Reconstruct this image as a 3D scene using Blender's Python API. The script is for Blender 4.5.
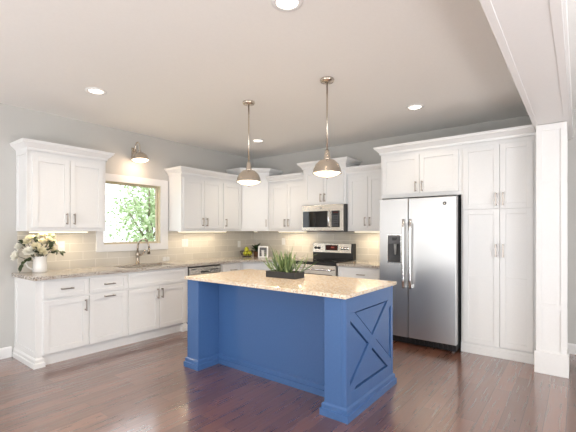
import bpy, bmesh, math, random
from mathutils import Vector, Matrix

PI = math.pi
R = math.radians
random.seed(7)
scene = bpy.context.scene
col = scene.collection
for o in list(bpy.data.objects):
    bpy.data.objects.remove(o)

# ------------------------------------------------------------------ camera
cam_data = bpy.data.cameras.new('camera')
cam = bpy.data.objects.new('camera', cam_data)
col.objects.link(cam)
cam.location = (4.894, -5.253, 1.3695)
cam.rotation_euler = (R(90), 0, R(37.7466))
cam_data.sensor_width = 36.0
cam_data.lens = 375.0 / 576.0 * 36.0
cam_data.shift_y = (231.15 - 216.0) / 576.0
cam_data.clip_start = 0.05
cam_data.clip_end = 200
scene.camera = cam

# ------------------------------------------------------------------ exposure, world, daylight
vs = scene.view_settings
vs.view_transform = 'Standard'
vs.look = 'None'
vs.gamma = 1.0
vs.use_curve_mapping = False
vs.exposure = -0.40

world = bpy.data.worlds.new('daylight_sky')
scene.world = world
world.use_nodes = True
bg = world.node_tree.nodes['Background']
bg.inputs['Color'].default_value = (0.90, 0.96, 1.0, 1)
bg.inputs['Strength'].default_value = 3.4


def area(name, loc, target, sx, sy, watts, color, spread=180):
    d = bpy.data.lights.new(name, 'AREA')
    d.shape = 'RECTANGLE'
    d.size, d.size_y = sx, sy
    d.energy = watts
    d.color = color
    d.spread = R(spread)
    o = bpy.data.objects.new(name, d)
    col.objects.link(o)
    o.location = loc
    o.rotation_euler = (Vector(target) - Vector(loc)).to_track_quat('-Z', 'Y').to_euler()
    return o


# daylight entering by the tall windows behind and to the right of the camera
DAY = (0.94, 0.97, 1.0)
area('daylight_front_window', (2.2, -9.85, 1.45), (2.2, 0, 1.35), 3.2, 2.1, 66, DAY)
area('daylight_front_door', (6.3, -9.85, 1.35), (6.3, 0, 1.3), 2.6, 2.3, 36, DAY)
area('daylight_side_window', (8.85, -5.2, 1.45), (0, -5.2, 1.3), 3.0, 2.1, 150, DAY)
# added fill lamps at floor level, out of view, facing up to brighten the ceiling
FILL = (0.98, 0.98, 0.985)
area('ceiling_fill_front_left', (2.4, -8.3, .03), (2.4, -8.3, 3), 3.0, 1.8, 170, FILL)
area('ceiling_fill_front_right', (6.3, -8.0, .03), (6.3, -8.0, 3), 2.6, 2.2, 170, FILL)
area('ceiling_fill_side', (7.4, -4.9, .03), (7.4, -4.9, 3), 1.8, 2.8, 150, FILL)
sink_portal = area('daylight_sink_window', (-0.12, -2.44, 1.61), (3, -2.44, 1.61), 0.80, 0.78, 1, DAY)
sink_portal.data.cycles.is_portal = True

# ------------------------------------------------------------------ materials
MATS = {}


def mat(name, color, rough=0.5, metal=0.0, spec=0.5, emit=None, estr=0.0, trans=0.0, coat=0.0):
    m = bpy.data.materials.new(name)
    m.use_nodes = True
    b = m.node_tree.nodes['Principled BSDF']
    b.inputs['Base Color'].default_value = (*color, 1)
    b.inputs['Roughness'].default_value = rough
    b.inputs['Metallic'].default_value = metal
    b.inputs['Specular IOR Level'].default_value = spec
    b.inputs['Coat Weight'].default_value = coat
    b.inputs['Transmission Weight'].default_value = trans
    if emit:
        b.inputs['Emission Color'].default_value = (*emit, 1)
        b.inputs['Emission Strength'].default_value = estr
    MATS[name] = m
    return m


def nodes(m):
    nt = m.node_tree
    return nt, nt.nodes, nt.links, nt.nodes['Principled BSDF']


def ramp(n, stops):
    r = n.new('ShaderNodeValToRGB')
    e = r.color_ramp.elements
    while len(e) < len(stops):
        e.new(0.5)
    for el, (p, c) in zip(e, stops):
        el.position = p
        el.color = (*c, 1)
    return r


def add_noise_bump(m, scale, strength, dist=0.002, stretch=None):
    nt, n, l, b = nodes(m)
    tc = n.new('ShaderNodeTexCoord')
    mp = n.new('ShaderNodeMapping')
    if stretch:
        mp.inputs['Scale'].default_value = stretch
    l.new(tc.outputs['Object'], mp.inputs['Vector'])
    t = n.new('ShaderNodeTexNoise')
    t.inputs['Scale'].default_value = scale
    t.inputs['Detail'].default_value = 3
    l.new(mp.outputs['Vector'], t.inputs['Vector'])
    bp = n.new('ShaderNodeBump')
    bp.inputs['Strength'].default_value = strength
    bp.inputs['Distance'].default_value = dist
    l.new(t.outputs['Fac'], bp.inputs['Height'])
    l.new(bp.outputs['Normal'], b.inputs['Normal'])
    return t


def paint(name, color, rough, var=0.02, spec=0.5):
    m = mat(name, color, rough, spec=spec)
    nt, n, l, b = nodes(m)
    t = add_noise_bump(m, 60, 0.08, 0.001)
    c2 = tuple(max(0, c * (1 - var)) for c in color)
    r = ramp(n, [(0.3, color), (0.7, c2)])
    l.new(t.outputs['Fac'], r.inputs['Fac'])
    l.new(r.outputs['Color'], b.inputs['Base Color'])
    return m


WALL = paint('greige_wall_paint', (0.56, 0.55, 0.525), 0.7)
CEIL = paint('ceiling_paint', (0.86, 0.85, 0.825), 0.8)
TRIM = paint('white_trim_paint', (0.83, 0.82, 0.81), 0.35)
WHITE = paint('white_cabinet_paint', (0.815, 0.815, 0.81), 0.32)
BLUE = paint('blue_island_paint', (0.062, 0.143, 0.335), 0.22, 0.05)
NICKEL = mat('brushed_nickel', (0.64, 0.57, 0.49), 0.27, 1.0)
BRONZE = mat('dark_nickel', (0.40, 0.34, 0.28), 0.25, 1.0)
PULL = mat('pull_nickel', (0.42, 0.37, 0.33), 0.32, 1.0)
CHROME = mat('polished_steel', (0.88, 0.87, 0.86), 0.25, 1.0)
BLACK = mat('black_plastic', (0.012, 0.012, 0.013), 0.35)
GLASSBLK = mat('black_glass', (0.010, 0.010, 0.011), 0.05, spec=0.6)
DKGREY = mat('dark_grey_enamel', (0.05, 0.05, 0.052), 0.4)
PANE = mat('window_glass', (1, 1, 1), 0.0, trans=1.0)
PANE.node_tree.nodes['Principled BSDF'].inputs['IOR'].default_value = 1.02
TANVINYL = mat('tan_window_vinyl', (0.62, 0.53, 0.38), 0.45)
PLATE = mat('white_plate_plastic', (0.80, 0.79, 0.76), 0.35)
CERAMIC = mat('white_ceramic', (0.84, 0.82, 0.79), 0.15, coat=0.3)
SLATE = mat('charcoal_planter', (0.028, 0.028, 0.030), 0.55)
SOIL = mat('dark_soil', (0.03, 0.02, 0.013), 0.9)
TERRA = mat('brown_clay', (0.17, 0.08, 0.04), 0.6)
WIRE = mat('dark_wire', (0.03, 0.022, 0.018), 0.4, 0.6)
FRUIT = mat('yellow_green_skin', (0.62, 0.62, 0.04), 0.35)
PETAL = mat('cream_petal', (0.86, 0.80, 0.60), 0.6)
PETALW = mat('white_petal', (0.88, 0.86, 0.77), 0.6)
LEAFD = mat('dark_green_leaf', (0.035, 0.055, 0.018), 0.5)
LEAFK = mat('deep_green_leaf', (0.015, 0.045, 0.012), 0.45)
GRASSY = mat('pale_green_leaf', (0.20, 0.27, 0.11), 0.45)
PRINT = mat('grey_print', (0.11, 0.11, 0.115), 0.5)
PRINTL = mat('pale_print', (0.38, 0.38, 0.37), 0.5)
WHITEFR = mat('white_frame', (0.82, 0.82, 0.80), 0.4)
DISPLAY = mat('range_display', (0.05, 0.008, 0.006), 0.15)
DIGIT = mat('red_digit', (0.3, 0.02, 0.01), 0.4, emit=(1, 0.12, 0.05), estr=0.3)
BULB = mat('lamp_glow', (1, 0.9, 0.75), 0.4, emit=(1.0, 0.84, 0.60), estr=4.5)
CANGLOW = mat('downlight_glow', (1, 0.95, 0.88), 0.4, emit=(1.0, 0.93, 0.82), estr=7)
STRIPGLOW = mat('strip_glow', (1, 0.95, 0.85), 0.4, emit=(1.0, 0.86, 0.62), estr=3.5)
SINKST = mat('sink_steel', (0.55, 0.53, 0.50), 0.3, 1.0)
BARK = mat('tree_bark', (0.30, 0.26, 0.20), 0.9)
LAWN = mat('lawn_green', (0.20, 0.30, 0.09), 0.9)
GRASSD = mat('mid_green_leaf', (0.075, 0.13, 0.045), 0.45)
TREELEAF = mat('sunny_leaf', (0.56, 0.66, 0.42), 0.6)
TRANSL = TREELEAF.node_tree.nodes['Principled BSDF']

# brushed stainless
STEEL = mat('brushed_stainless', (0.61, 0.605, 0.60), 0.38, 1.0)
nt, n, l, b = nodes(STEEL)
b.inputs['Anisotropic'].default_value = 0.5
add_noise_bump(STEEL, 30, 0.06, 0.001, (1, 1, 90))
STEELW = mat('warm_stainless', (0.70, 0.66, 0.60), 0.25, 1.0)

# granite
def granite(name, base, pale, dark, brown, dk=0.36):
    m = mat(name, base, 0.12)
    nt, n, l, b = nodes(m)
    tc = n.new('ShaderNodeTexCoord')
    t1 = n.new('ShaderNodeTexNoise'); t1.inputs['Scale'].default_value = 48; t1.inputs['Detail'].default_value = 5
    t2 = n.new('ShaderNodeTexVoronoi'); t2.inputs['Scale'].default_value = 120
    t3 = n.new('ShaderNodeTexNoise'); t3.inputs['Scale'].default_value = 100; t3.inputs['Detail'].default_value = 4
    for t in (t1, t2, t3):
        l.new(tc.outputs['Object'], t.inputs['Vector'])
    r1 = ramp(n, [(0.34, brown), (0.47, base), (0.60, pale)])
    l.new(t1.outputs['Fac'], r1.inputs['Fac'])
    rs = n.new('ShaderNodeSeparateColor')
    l.new(t2.outputs['Color'], rs.inputs['Color'])
    r2 = ramp(n, [(0.70, (0, 0, 0)), (0.76, (1, 1, 1))])
    l.new(rs.outputs['Red'], r2.inputs['Fac'])
    mx = n.new('ShaderNodeMixRGB'); mx.inputs['Color2'].default_value = (*pale, 1)
    l.new(r2.outputs['Color'], mx.inputs['Fac']); l.new(r1.outputs['Color'], mx.inputs['Color1'])
    r3 = ramp(n, [(dk, (1, 1, 1)), (dk + .06, (0, 0, 0))])
    l.new(t3.outputs['Fac'], r3.inputs['Fac'])
    mx2 = n.new('ShaderNodeMixRGB'); mx2.inputs['Color2'].default_value = (*dark, 1)
    l.new(r3.outputs['Color'], mx2.inputs['Fac']); l.new(mx.outputs['Color'], mx2.inputs['Color1'])
    l.new(mx2.outputs['Color'], b.inputs['Base Color'])
    return m


GRAN = granite('speckled_granite', (0.56, 0.48, 0.40), (0.74, 0.69, 0.62), (0.06, 0.05, 0.045), (0.36, 0.27, 0.20), 0.43)
GRANI = granite('pale_island_granite', (0.78, 0.60, 0.42), (0.86, 0.78, 0.66), (0.16, 0.12, 0.09), (0.66, 0.45, 0.28))

# backsplash tile: axis 'x' for the back wall, 'y' for the left wall
def tile(name, axis):
    m = mat(name, (0.5, 0.47, 0.42), 0.12)
    nt, n, l, b = nodes(m)
    tc = n.new('ShaderNodeTexCoord')
    sp = n.new('ShaderNodeSeparateXYZ')
    cb = n.new('ShaderNodeCombineXYZ')
    l.new(tc.outputs['Object'], sp.inputs['Vector'])
    l.new(sp.outputs['X' if axis == 'x' else 'Y'], cb.inputs['X'])
    l.new(sp.outputs['Z'], cb.inputs['Y'])
    mp = n.new('ShaderNodeMapping'); mp.inputs['Location'].default_value = (0.07, -0.914, 0)
    l.new(cb.outputs['Vector'], mp.inputs['Vector'])
    br = n.new('ShaderNodeTexBrick')
    br.inputs['Scale'].default_value = 1.0
    br.inputs['Brick Width'].default_value = 0.305
    br.inputs['Row Height'].default_value = 0.102
    br.inputs['Mortar Size'].default_value = 0.0022
    br.inputs['Mortar Smooth'].default_value = 0.1
    br.inputs['Color1'].default_value = (0.66, 0.615, 0.54, 1)
    br.inputs['Color2'].default_value = (0.59, 0.55, 0.485, 1)
    br.inputs['Mortar'].default_value = (0.84, 0.80, 0.73, 1)
    l.new(mp.outputs['Vector'], br.inputs['Vector'])
    l.new(br.outputs['Color'], b.inputs['Base Color'])
    bp = n.new('ShaderNodeBump'); bp.inputs['Strength'].default_value = 0.4; bp.inputs['Distance'].default_value = 0.002; bp.invert = True
    l.new(br.outputs['Fac'], bp.inputs['Height'])
    l.new(bp.outputs['Normal'], b.inputs['Normal'])
    return m


TILEX = tile('greige_tile_back', 'x')
TILEY = tile('greige_tile_left', 'y')

# hand-scraped dark wood planks, running along world Y
FLOORM = mat('dark_wood_planks', (0.09, 0.04, 0.03), 0.3, spec=1.0, coat=1.0)
FLOORM.node_tree.nodes['Principled BSDF'].inputs['Coat IOR'].default_value = 1.75
FLOORM.node_tree.nodes['Principled BSDF'].inputs['Coat Roughness'].default_value = 0.16
nt, n, l, b = nodes(FLOORM)
tc = n.new('ShaderNodeTexCoord')
sp = n.new('ShaderNodeSeparateXYZ'); cb = n.new('ShaderNodeCombineXYZ')
l.new(tc.outputs['Object'], sp.inputs['Vector'])
l.new(sp.outputs['Y'], cb.inputs['X']); l.new(sp.outputs['X'], cb.inputs['Y'])
br = n.new('ShaderNodeTexBrick')
br.inputs['Scale'].default_value = 1.0
br.inputs['Brick Width'].default_value = 1.15
br.inputs['Row Height'].default_value = 0.127
br.inputs['Mortar Size'].default_value = 0.0016
br.inputs['Mortar Smooth'].default_value = 0.3
br.inputs['Bias'].default_value = 0.0
br.offset = 0.37
br.inputs['Color1'].default_value = (0.215, 0.090, 0.054, 1)
br.inputs['Color2'].default_value = (0.130, 0.050, 0.029, 1)
br.inputs['Mortar'].default_value = (0.018, 0.008, 0.006, 1)
l.new(cb.outputs['Vector'], br.inputs['Vector'])
mp = n.new('ShaderNodeMapping'); mp.inputs['Scale'].default_value = (3, 40, 1)
l.new(cb.outputs['Vector'], mp.inputs['Vector'])
gr = n.new('ShaderNodeTexNoise'); gr.inputs['Scale'].default_value = 1.0; gr.inputs['Detail'].default_value = 3
l.new(mp.outputs['Vector'], gr.inputs['Vector'])
gm = ramp(n, [(0.3, (0.86, 0.85, 0.85)), (0.7, (1.10, 1.10, 1.10))])
l.new(gr.outputs['Fac'], gm.inputs['Fac'])
mu = n.new('ShaderNodeMixRGB'); mu.blend_type = 'MULTIPLY'; mu.inputs['Fac'].default_value = 1
l.new(br.outputs['Color'], mu.inputs['Color1']); l.new(gm.outputs['Color'], mu.inputs['Color2'])
l.new(mu.outputs['Color'], b.inputs['Base Color'])
mp2 = n.new('ShaderNodeMapping'); mp2.inputs['Scale'].default_value = (0.9, 26, 1)
l.new(cb.outputs['Vector'], mp2.inputs['Vector'])
sc = n.new('ShaderNodeTexNoise'); sc.inputs['Scale'].default_value = 1.1; sc.inputs['Detail'].default_value = 1
l.new(mp2.outputs['Vector'], sc.inputs['Vector'])
ad = n.new('ShaderNodeMath'); ad.operation = 'SUBTRACT'
l.new(sc.outputs['Fac'], ad.inputs[0]); l.new(br.outputs['Fac'], ad.inputs[1])
bp = n.new('ShaderNodeBump'); bp.inputs['Strength'].default_value = 0.32; bp.inputs['Distance'].default_value = 0.005
l.new(ad.outputs['Value'], bp.inputs['Height'])
l.new(bp.outputs['Normal'], b.inputs['Normal'])
rr = ramp(n, [(0.3, (0.24, 0.24, 0.24)), (0.7, (0.38, 0.38, 0.38))])
l.new(gr.outputs['Fac'], rr.inputs['Fac']); l.new(rr.outputs['Color'], b.inputs['Roughness'])

# ------------------------------------------------------------------ mesh helpers


class MB:
    """collects shapes, then links them as ONE mesh object"""

    def __init__(self):
        self.v = []
        self.f = []
        self.smooth = []

    def add(self, vs, fs, smooth=False, M=None):
        k = len(self.v)
        for p in vs:
            p = Vector(p)
            self.v.append(M @ p if M else p)
        for f in fs:
            self.f.append(tuple(i + k for i in f))
            self.smooth.append(smooth)
        return self

    def box(self, x0, x1, y0, y1, z0, z1, M=None):
        vs = [(x0, y0, z0), (x1, y0, z0), (x1, y1, z0), (x0, y1, z0),
              (x0, y0, z1), (x1, y0, z1), (x1, y1, z1), (x0, y1, z1)]
        fs = [(3, 2, 1, 0), (4, 5, 6, 7), (0, 1, 5, 4), (1, 2, 6, 5), (2, 3, 7, 6), (3, 0, 4, 7)]
        return self.add(vs, fs, False, M)

    def prism(self, pts, z0, z1, M=None):
        k = len(pts)
        vs = [(x, y, z0) for x, y in pts] + [(x, y, z1) for x, y in pts]
        fs = [tuple(range(k - 1, -1, -1)), tuple(range(k, 2 * k))]
        fs += [(i, (i + 1) % k, k + (i + 1) % k, k + i) for i in range(k)]
        return self.add(vs, fs, False, M)

    def lathe(self, prof, seg=24, M=None, smooth=True):
        vs, fs = [], []
        k = len(prof)
        for s in range(seg):
            a = 2 * PI * s / seg
            for r, z in prof:
                vs.append((r * math.cos(a), r * math.sin(a), z))
        for s in range(seg):
            t = (s + 1) % seg
            for i in range(k - 1):
                fs.append((s * k + i, t * k + i, t * k + i + 1, s * k + i + 1))
        return self.add(vs, fs, smooth, M)

    def tube(self, pts, r, seg=10, M=None, caps=True):
        pts = [Vector(p) for p in pts]
        rs = r if isinstance(r, (list, tuple)) else [r] * len(pts)
        vs, fs = [], []
        up = None
        for i, p in enumerate(pts):
            d = (pts[min(i + 1, len(pts) - 1)] - pts[max(i - 1, 0)]).normalized()
            if up is None:
                up = d.orthogonal().normalized()
            up = (up - d * up.dot(d)).normalized()
            w = d.cross(up)
            for s in range(seg):
                a = 2 * PI * s / seg
                vs.append(p + (up * math.cos(a) + w * math.sin(a)) * rs[i])
        for i in range(len(pts) - 1):
            for s in range(seg):
                t = (s + 1) % seg
                fs.append((i * seg + s, i * seg + t, (i + 1) * seg + t, (i + 1) * seg + s))
        if caps:
            fs.append(tuple(range(seg - 1, -1, -1)))
            fs.append(tuple((len(pts) - 1) * seg + s for s in range(seg)))
        return self.add(vs, fs, True, M)

    def sweep(self, path, profile, closed=False, M=None):
        """profile: closed polygon of (outward offset, z) carried along a plan path; outward is to the right"""
        k = len(path)
        rings = []
        P = [Vector(p) for p in path]

        def nrm(a, b):
            d = (b - a).normalized()
            return Vector((d.y, -d.x))
        for i in range(k):
            ns = []
            if closed or i > 0:
                ns.append(nrm(P[i - 1], P[i]))
            if closed or i < k - 1:
                ns.append(nrm(P[i], P[(i + 1) % k]))
            if len(ns) == 2:
                m = (ns[0] + ns[1]) / (1 + ns[0].dot(ns[1]))
            else:
                m = ns[0]
            rings.append(m)
        q = len(profile)
        vs, fs = [], []
        for i in range(k):
            for o, z in profile:
                w = P[i] + rings[i] * o
                vs.append((w.x, w.y, z))
        for i in range(k if closed else k - 1):
            j = (i + 1) % k
            for a in range(q):
                c = (a + 1) % q
                fs.append((i * q + a, j * q + a, j * q + c, i * q + c))
        if not closed:
            fs.append(tuple(range(q)))
            fs.append(tuple((k - 1) * q + a for a in range(q - 1, -1, -1)))
        return self.add(vs, fs, False, M)

    def ball(self, c, rx, ry=None, rz=None, seg=14, rings=8, M=None):
        ry = ry or rx
        rz = rz or rx
        prof = [(math.sin(PI * i / rings), -math.cos(PI * i / rings)) for i in range(rings + 1)]
        T = Matrix.Translation(c) @ Matrix.Diagonal((rx, ry, rz, 1))
        return self.lathe(prof, seg, (M @ T) if M else T)

    def leaf(self, base, direction, length, width, up=(0, 0, 1), bend=0.3, n=3, M=None):
        """a blade with thickness-free body but a folded, bent surface"""
        d = Vector(direction).normalized()
        u = Vector(up)
        s = d.cross(u)
        if s.length < 1e-3:
            s = d.orthogonal()
        s.normalize()
        u = s.cross(d)
        p = Vector(base)
        vs, fs = [], []
        for i in range(n + 1):
            t = i / n
            w = width * 0.5 * math.sin(PI * (0.12 + 0.88 * t)) if i < n else 0.001
            dd = (d - u * bend * t * 1.6).normalized()
            if i:
                p = p + dd * (length / n)
            vs += [p - s * w + u * w * 0.25, p.copy(), p + s * w + u * w * 0.25]
        for i in range(n):
            a = i * 3
            fs += [(a, a + 1, a + 4, a + 3), (a + 1, a + 2, a + 5, a + 4)]
        return self.add(vs, fs, True, M)

    def build(self, name, material, parent=None, bevel=0.0, loc=None, solid=0.0):
        me = bpy.data.meshes.new(name)
        me.from_pydata([tuple(p) for p in self.v], [], self.f)
        me.polygons.foreach_set('use_smooth', self.smooth)
        bm = bmesh.new(); bm.from_mesh(me)
        bmesh.ops.remove_doubles(bm, verts=bm.verts, dist=1e-6)
        bmesh.ops.recalc_face_normals(bm, faces=bm.faces)
        bm.to_mesh(me); bm.free()
        me.materials.append(material)
        o = bpy.data.objects.new(name, me)
        col.objects.link(o)
        if parent:
            o.parent = parent
        if loc:
            o.location = loc
        if solid:
            s = o.modifiers.new('thickness', 'SOLIDIFY'); s.thickness = solid
        if bevel:
            bv = o.modifiers.new('edge', 'BEVEL'); bv.width = bevel; bv.segments = 2
            bv.limit_method = 'ANGLE'; bv.angle_limit = R(40)
        return o


def tag(o, label=None, cat=None, group=None, kind=None):
    if label: o['label'] = label
    if cat: o['category'] = cat
    if group: o['group'] = group
    if kind: o['kind'] = kind
    return o


def thing(name, label, cat, loc=(0, 0, 0), rz=0, group=None):
    o = bpy.data.objects.new(name, None)
    o.empty_display_size = 0.1
    col.objects.link(o)
    o.location = loc
    o.rotation_euler = (0, 0, rz)
    return tag(o, label, cat, group)


def struct(name, mb, m, bevel=0.0, parent=None):
    o = mb.build(name, m, parent, bevel)
    if not parent:
        o['kind'] = 'structure'
    return o


def copy_tree(o, parent=None):
    c = o.copy()
    col.objects.link(c)
    if parent: c.parent = parent
    for ch in [x for x in bpy.data.objects if x.parent == o]:
        copy_tree(ch, c)
    return c


def rect(x0, x1, y0, y1):
    return [(x0, y0), (x1, y0), (x1, y1), (x0, y1)]


# ------------------------------------------------------------------ room shell
H = 2.74
XR, YF = 9.0, -10.0
struct('floor', MB().box(-0.12, XR + .12, YF - .12, 0.12, -0.06, 0.0), FLOORM)
struct('ceiling', MB().box(-0.12, XR + .12, YF - .12, 0.12, H, H + 0.08), CEIL)
struct('wall_back', MB().box(-0.12, XR + .12, 0, 0.12, 0, H), WALL)


def wall_with_holes(name, axis, pos, thick, a0, a1, holes):
    """a wall plane with rectangular openings; axis is the running axis"""
    mb = MB()

    def bx(s0, s1, z0, z1):
        if s1 - s0 < 1e-4 or z1 - z0 < 1e-4: return
        p0, p1 = sorted((pos, pos + thick))
        if axis == 'y': mb.box(p0, p1, s0, s1, z0, z1)
        else: mb.box(s0, s1, p0, p1, z0, z1)
    s = a0
    for h0, h1, z0, z1 in sorted(holes):
        bx(s, h0, 0, H)
        bx(h0, h1, 0, z0)
        bx(h0, h1, z1, H)
        s = h1
    bx(s, a1, 0, H)
    return struct(name, mb, WALL)


WY0, WY1, WZ0, WZ1 = -2.865, -2.02, 1.195, 2.03
wall_with_holes('wall_left', 'y', 0, -0.12, YF, 0, [(WY0, WY1, WZ0, WZ1)])
wall_with_holes('wall_front', 'x', YF, -0.12, 0, XR, [(0.6, 3.8, 0.4, 2.5), (5.0, 7.6, 0.05, 2.4)])
wall_with_holes('wall_right', 'y', XR, 0.12, YF, 0, [(-6.7, -3.7, 0.4, 2.5)])

# unseen far windows, so that the steel and the glass have a room to mirror
for i, (name, ax, pos, a0, a1, z0, z1) in enumerate((
        ('window_2', 'x', YF - .06, 0.6, 3.8, 0.4, 2.5), ('window_3', 'x', YF - .06, 5.0, 7.6, 0.05, 2.4),
        ('window_4', 'y', XR + .06, -6.7, -3.7, 0.4, 2.5))):
    mb = MB()
    k = 3

    def fb(s0, s1, q0, q1):
        if ax == 'x': mb.box(s0, s1, pos - .03, pos + .03, q0, q1)
        else: mb.box(pos - .03, pos + .03, s0, s1, q0, q1)
    for j in range(k + 1):
        c = a0 + (a1 - a0) * j / k
        fb(max(a0, c - .04), min(a1, c + .04), z0, z1)
    fb(a0, a1, z0, z0 + .07); fb(a0, a1, z1 - .07, z1); fb(a0, a1, 1.7, 1.74)
    struct(name, mb, TRIM)

# sink window: casing, jamb and tan sash, glass
mb = MB()
cy0, cy1, cz0, cz1 = -2.96, -1.90, 1.10, 2.125
mb.box(0, .022, cy0, WY0, cz0, cz1); mb.box(0, .022, WY1, cy1, cz0, cz1)
mb.box(0, .022, WY0, WY1, cz0, WZ0); mb.box(0, .022, WY0, WY1, WZ1, cz1)
w1 = struct('window_1', mb, TRIM, 0.002)
mb = MB()
t = .008
mb.box(-.10, .001, WY0, WY0 + t, WZ0, WZ1); mb.box(-.10, .001, WY1 - t, WY1, WZ0, WZ1)
mb.box(-.10, .001, WY0 + t, WY1 - t, WZ0, WZ0 + t); mb.box(-.10, .001, WY0 + t, WY1 - t, WZ1 - t, WZ1)
mb.build('window_jamb', TANVINYL, w1)
mb = MB()
s = .018
mb.box(-.095, -.055, WY0 + t, WY0 + t + s, WZ0 + t, WZ1 - t); mb.box(-.095, -.055, WY1 - t - s, WY1 - t, WZ0 + t, WZ1 - t)
mb.box(-.095, -.055, WY0 + t + s, WY1 - t - s, WZ0 + t, WZ0 + t + s); mb.box(-.095, -.055, WY0 + t + s, WY1 - t - s, WZ1 - t - s, WZ1 - t)
mb.build('window_sash', TANVINYL, w1, 0.003)
MB().box(-.078, -.072, WY0 + t + s, WY1 - t - s, WZ0 + t + s, WZ1 - t - s).build('window_pane', PANE, w1)

# backsplash
BZ0, BZ1 = 0.912, 1.40
mb = MB()
mb.box(0, .008, -3.81, cy0, BZ0, BZ1); mb.box(0, .008, cy0, cy1, BZ0, cz0); mb.box(0, .008, cy1, 0, BZ0, BZ1)
struct('backsplash_left', mb, TILEY)
struct('backsplash_back', MB().box(0, 2.86, -.008, 0, BZ0, BZ1 + .36), TILEX)

# baseboards
prof_bb = [(0, 0), (.016, 0), (.016, .095), (.010, .112), (0, .115)]
mb = MB(); mb.sweep([(0, -10), (0, -3.865)], prof_bb); struct('baseboard_left', mb, TRIM)
mb = MB(); mb.sweep([(4.56, 0), (9.0, 0)], prof_bb); struct('baseboard_back', mb, TRIM)

# boxed ceiling beam and the panelled square column under it
BZ = 2.395
mb = MB()
mb.box(4.575, 4.805, YF, 0, BZ + .004, H)
mb.box(4.545, 4.585, YF, 0, BZ, H)
mb.box(4.790, 4.835, YF, 0, BZ, H)
mb.box(4.835, 4.850, YF, 0, BZ + .02, BZ + .10)
struct('ceiling_beam', mb, TRIM, 0.002)

CX0, CX1, CY0, CY1 = 4.569, 4.811, -.892, -.650
mb = MB()
mb.box(CX0 + .012, CX1 - .012, CY0 + .012, CY1 - .012, 0, BZ)
sw = .048
rails = [(.18, .222), (.623, .671), (1.841, 1.879), (2.335, BZ)]
for (z0, z1) in rails:
    mb.box(CX0, CX1, CY0, CY0 + .013, z0, z1); mb.box(CX1 - .013, CX1, CY0 + .013, CY1, z0, z1)
for (z0, z1) in ((.222, .623), (.671, 1.841), (1.879, 2.335)):
    mb.box(CX0, CX0 + sw, CY0, CY0 + .013, z0, z1); mb.box(CX1 - sw, CX1, CY0, CY0 + .013, z0, z1)
    mb.box(CX1 - .013, CX1, CY0 + .013, CY0 + sw, z0, z1); mb.box(CX1 - .013, CX1, CY1 - sw, CY1, z0, z1)
    mb.box(CX0, CX0 + .013, CY0 + .013, CY1, z0, z1)
clm = struct('column', mb, TRIM, 0.001)
MB().prism(rect(CX0 - .014, CX1 + .014, CY0 - .014, CY1), 0, .212).build('plinth', TRIM, clm, 0.003)

# ------------------------------------------------------------------ outside the sink window
struct('lawn', MB().box(-30, -.12, -20, 25, -.5, -.4), LAWN)


def tree(label, loc, rad, hz, ctr, n, seed):
    rnd = random.Random(seed)
    t = thing('garden_tree', label, 'tree', loc)
    mb = MB()
    mb.tube([(0, 0, 0), (.03, .02, ctr * .6), (0, 0, ctr)], [.12, .09, .04])
    for k in range(7):
        a = k * 2.4
        mb.tube([(0, 0, ctr * (.5 + .06 * k)), (rad * .6 * math.cos(a), rad * .6 * math.sin(a), ctr + hz * .12 * k - .2)], [.04, .012], 6)
    mb.build('trunk', BARK, t)
    mb = MB()
    for k in range(n):
        d = Vector((rnd.gauss(0, 1), rnd.gauss(0, 1), rnd.gauss(0, 1))).normalized()
        r = rnd.random() ** .45 * (.8 + .25 * math.sin(d.x * 5 + d.z * 4))
        p = Vector((d.x * rad * r, d.y * rad * r, ctr + d.z * hz * r))
        mb.leaf(p, (rnd.gauss(0, 1), rnd.gauss(0, 1), rnd.gauss(-.2, .7)), rnd.uniform(.09, .17), rnd.uniform(.05, .085),
                (rnd.gauss(0, 1), rnd.gauss(0, 1), 1), .3, 2)
    mb.build('foliage', TREELEAF, t)
    return t


tree('sunlit leafy green tree seen through the sink window, at its right', (-4.4, .55, -.4), 1.25, 1.9, 2.2, 2300, 3)
tree('low pale green shrub outside the sink window, beneath the tree', (-7.6, -1.2, -.4), 1.1, .65, 1.25, 900, 5)

# ------------------------------------------------------------------ cabinets
CROWN = [(0, -.012), (.010, -.012), (.014, .018), (.026, .030), (.052, .062), (.060, .066), (.064, .084), (.070, .088), (.070, .100), (0, .100)]


def scaled_crown(z0, h=.088, o=.07):
    return [(a / .07 * o, z0 + b / .1 * h) for a, b in CROWN]


def add_handle(parent, kind, a, z, yf, L=.125):
    """bar pull; kind v: vertical at x=a, centred z; kind h: horizontal centred x=a"""
    mb = MB()
    yo = yf - .032
    w = .0065
    if kind == 'v':
        mb.box(a - w, a + w, yo - .009, yo, z - L / 2, z + L / 2)
        for s in (-1, 1):
            mb.box(a - w, a + w, yo, yf, z + s * (L / 2 - .012) - w, z + s * (L / 2 - .012) + w)
    else:
        mb.box(a - L / 2, a + L / 2, yo - .009, yo, z - w, z + w)
        for s in (-1, 1):
            c = a + s * (L / 2 - .012)
            mb.box(c - w, c + w, yo, yf, z - w, z + w)
    return mb.build('handle', PULL, parent, 0.002)


def shaker(mb, x0, x1, z0, z1, yb, th=.018, st=.055, rec=.009, M=None):
    """five-piece panel: front at yb-th, field set back"""
    yf = yb - th
    mb.box(x0, x0 + st, yf, yb, z0, z1, M); mb.box(x1 - st, x1, yf, yb, z0, z1, M)
    mb.box(x0 + st, x1 - st, yf, yb, z0, z0 + st, M); mb.box(x0 + st, x1 - st, yf, yb, z1 - st, z1, M)
    mb.box(x0 + st, x1 - st, yf + rec, yb, z0 + st, z1 - st, M)


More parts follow.
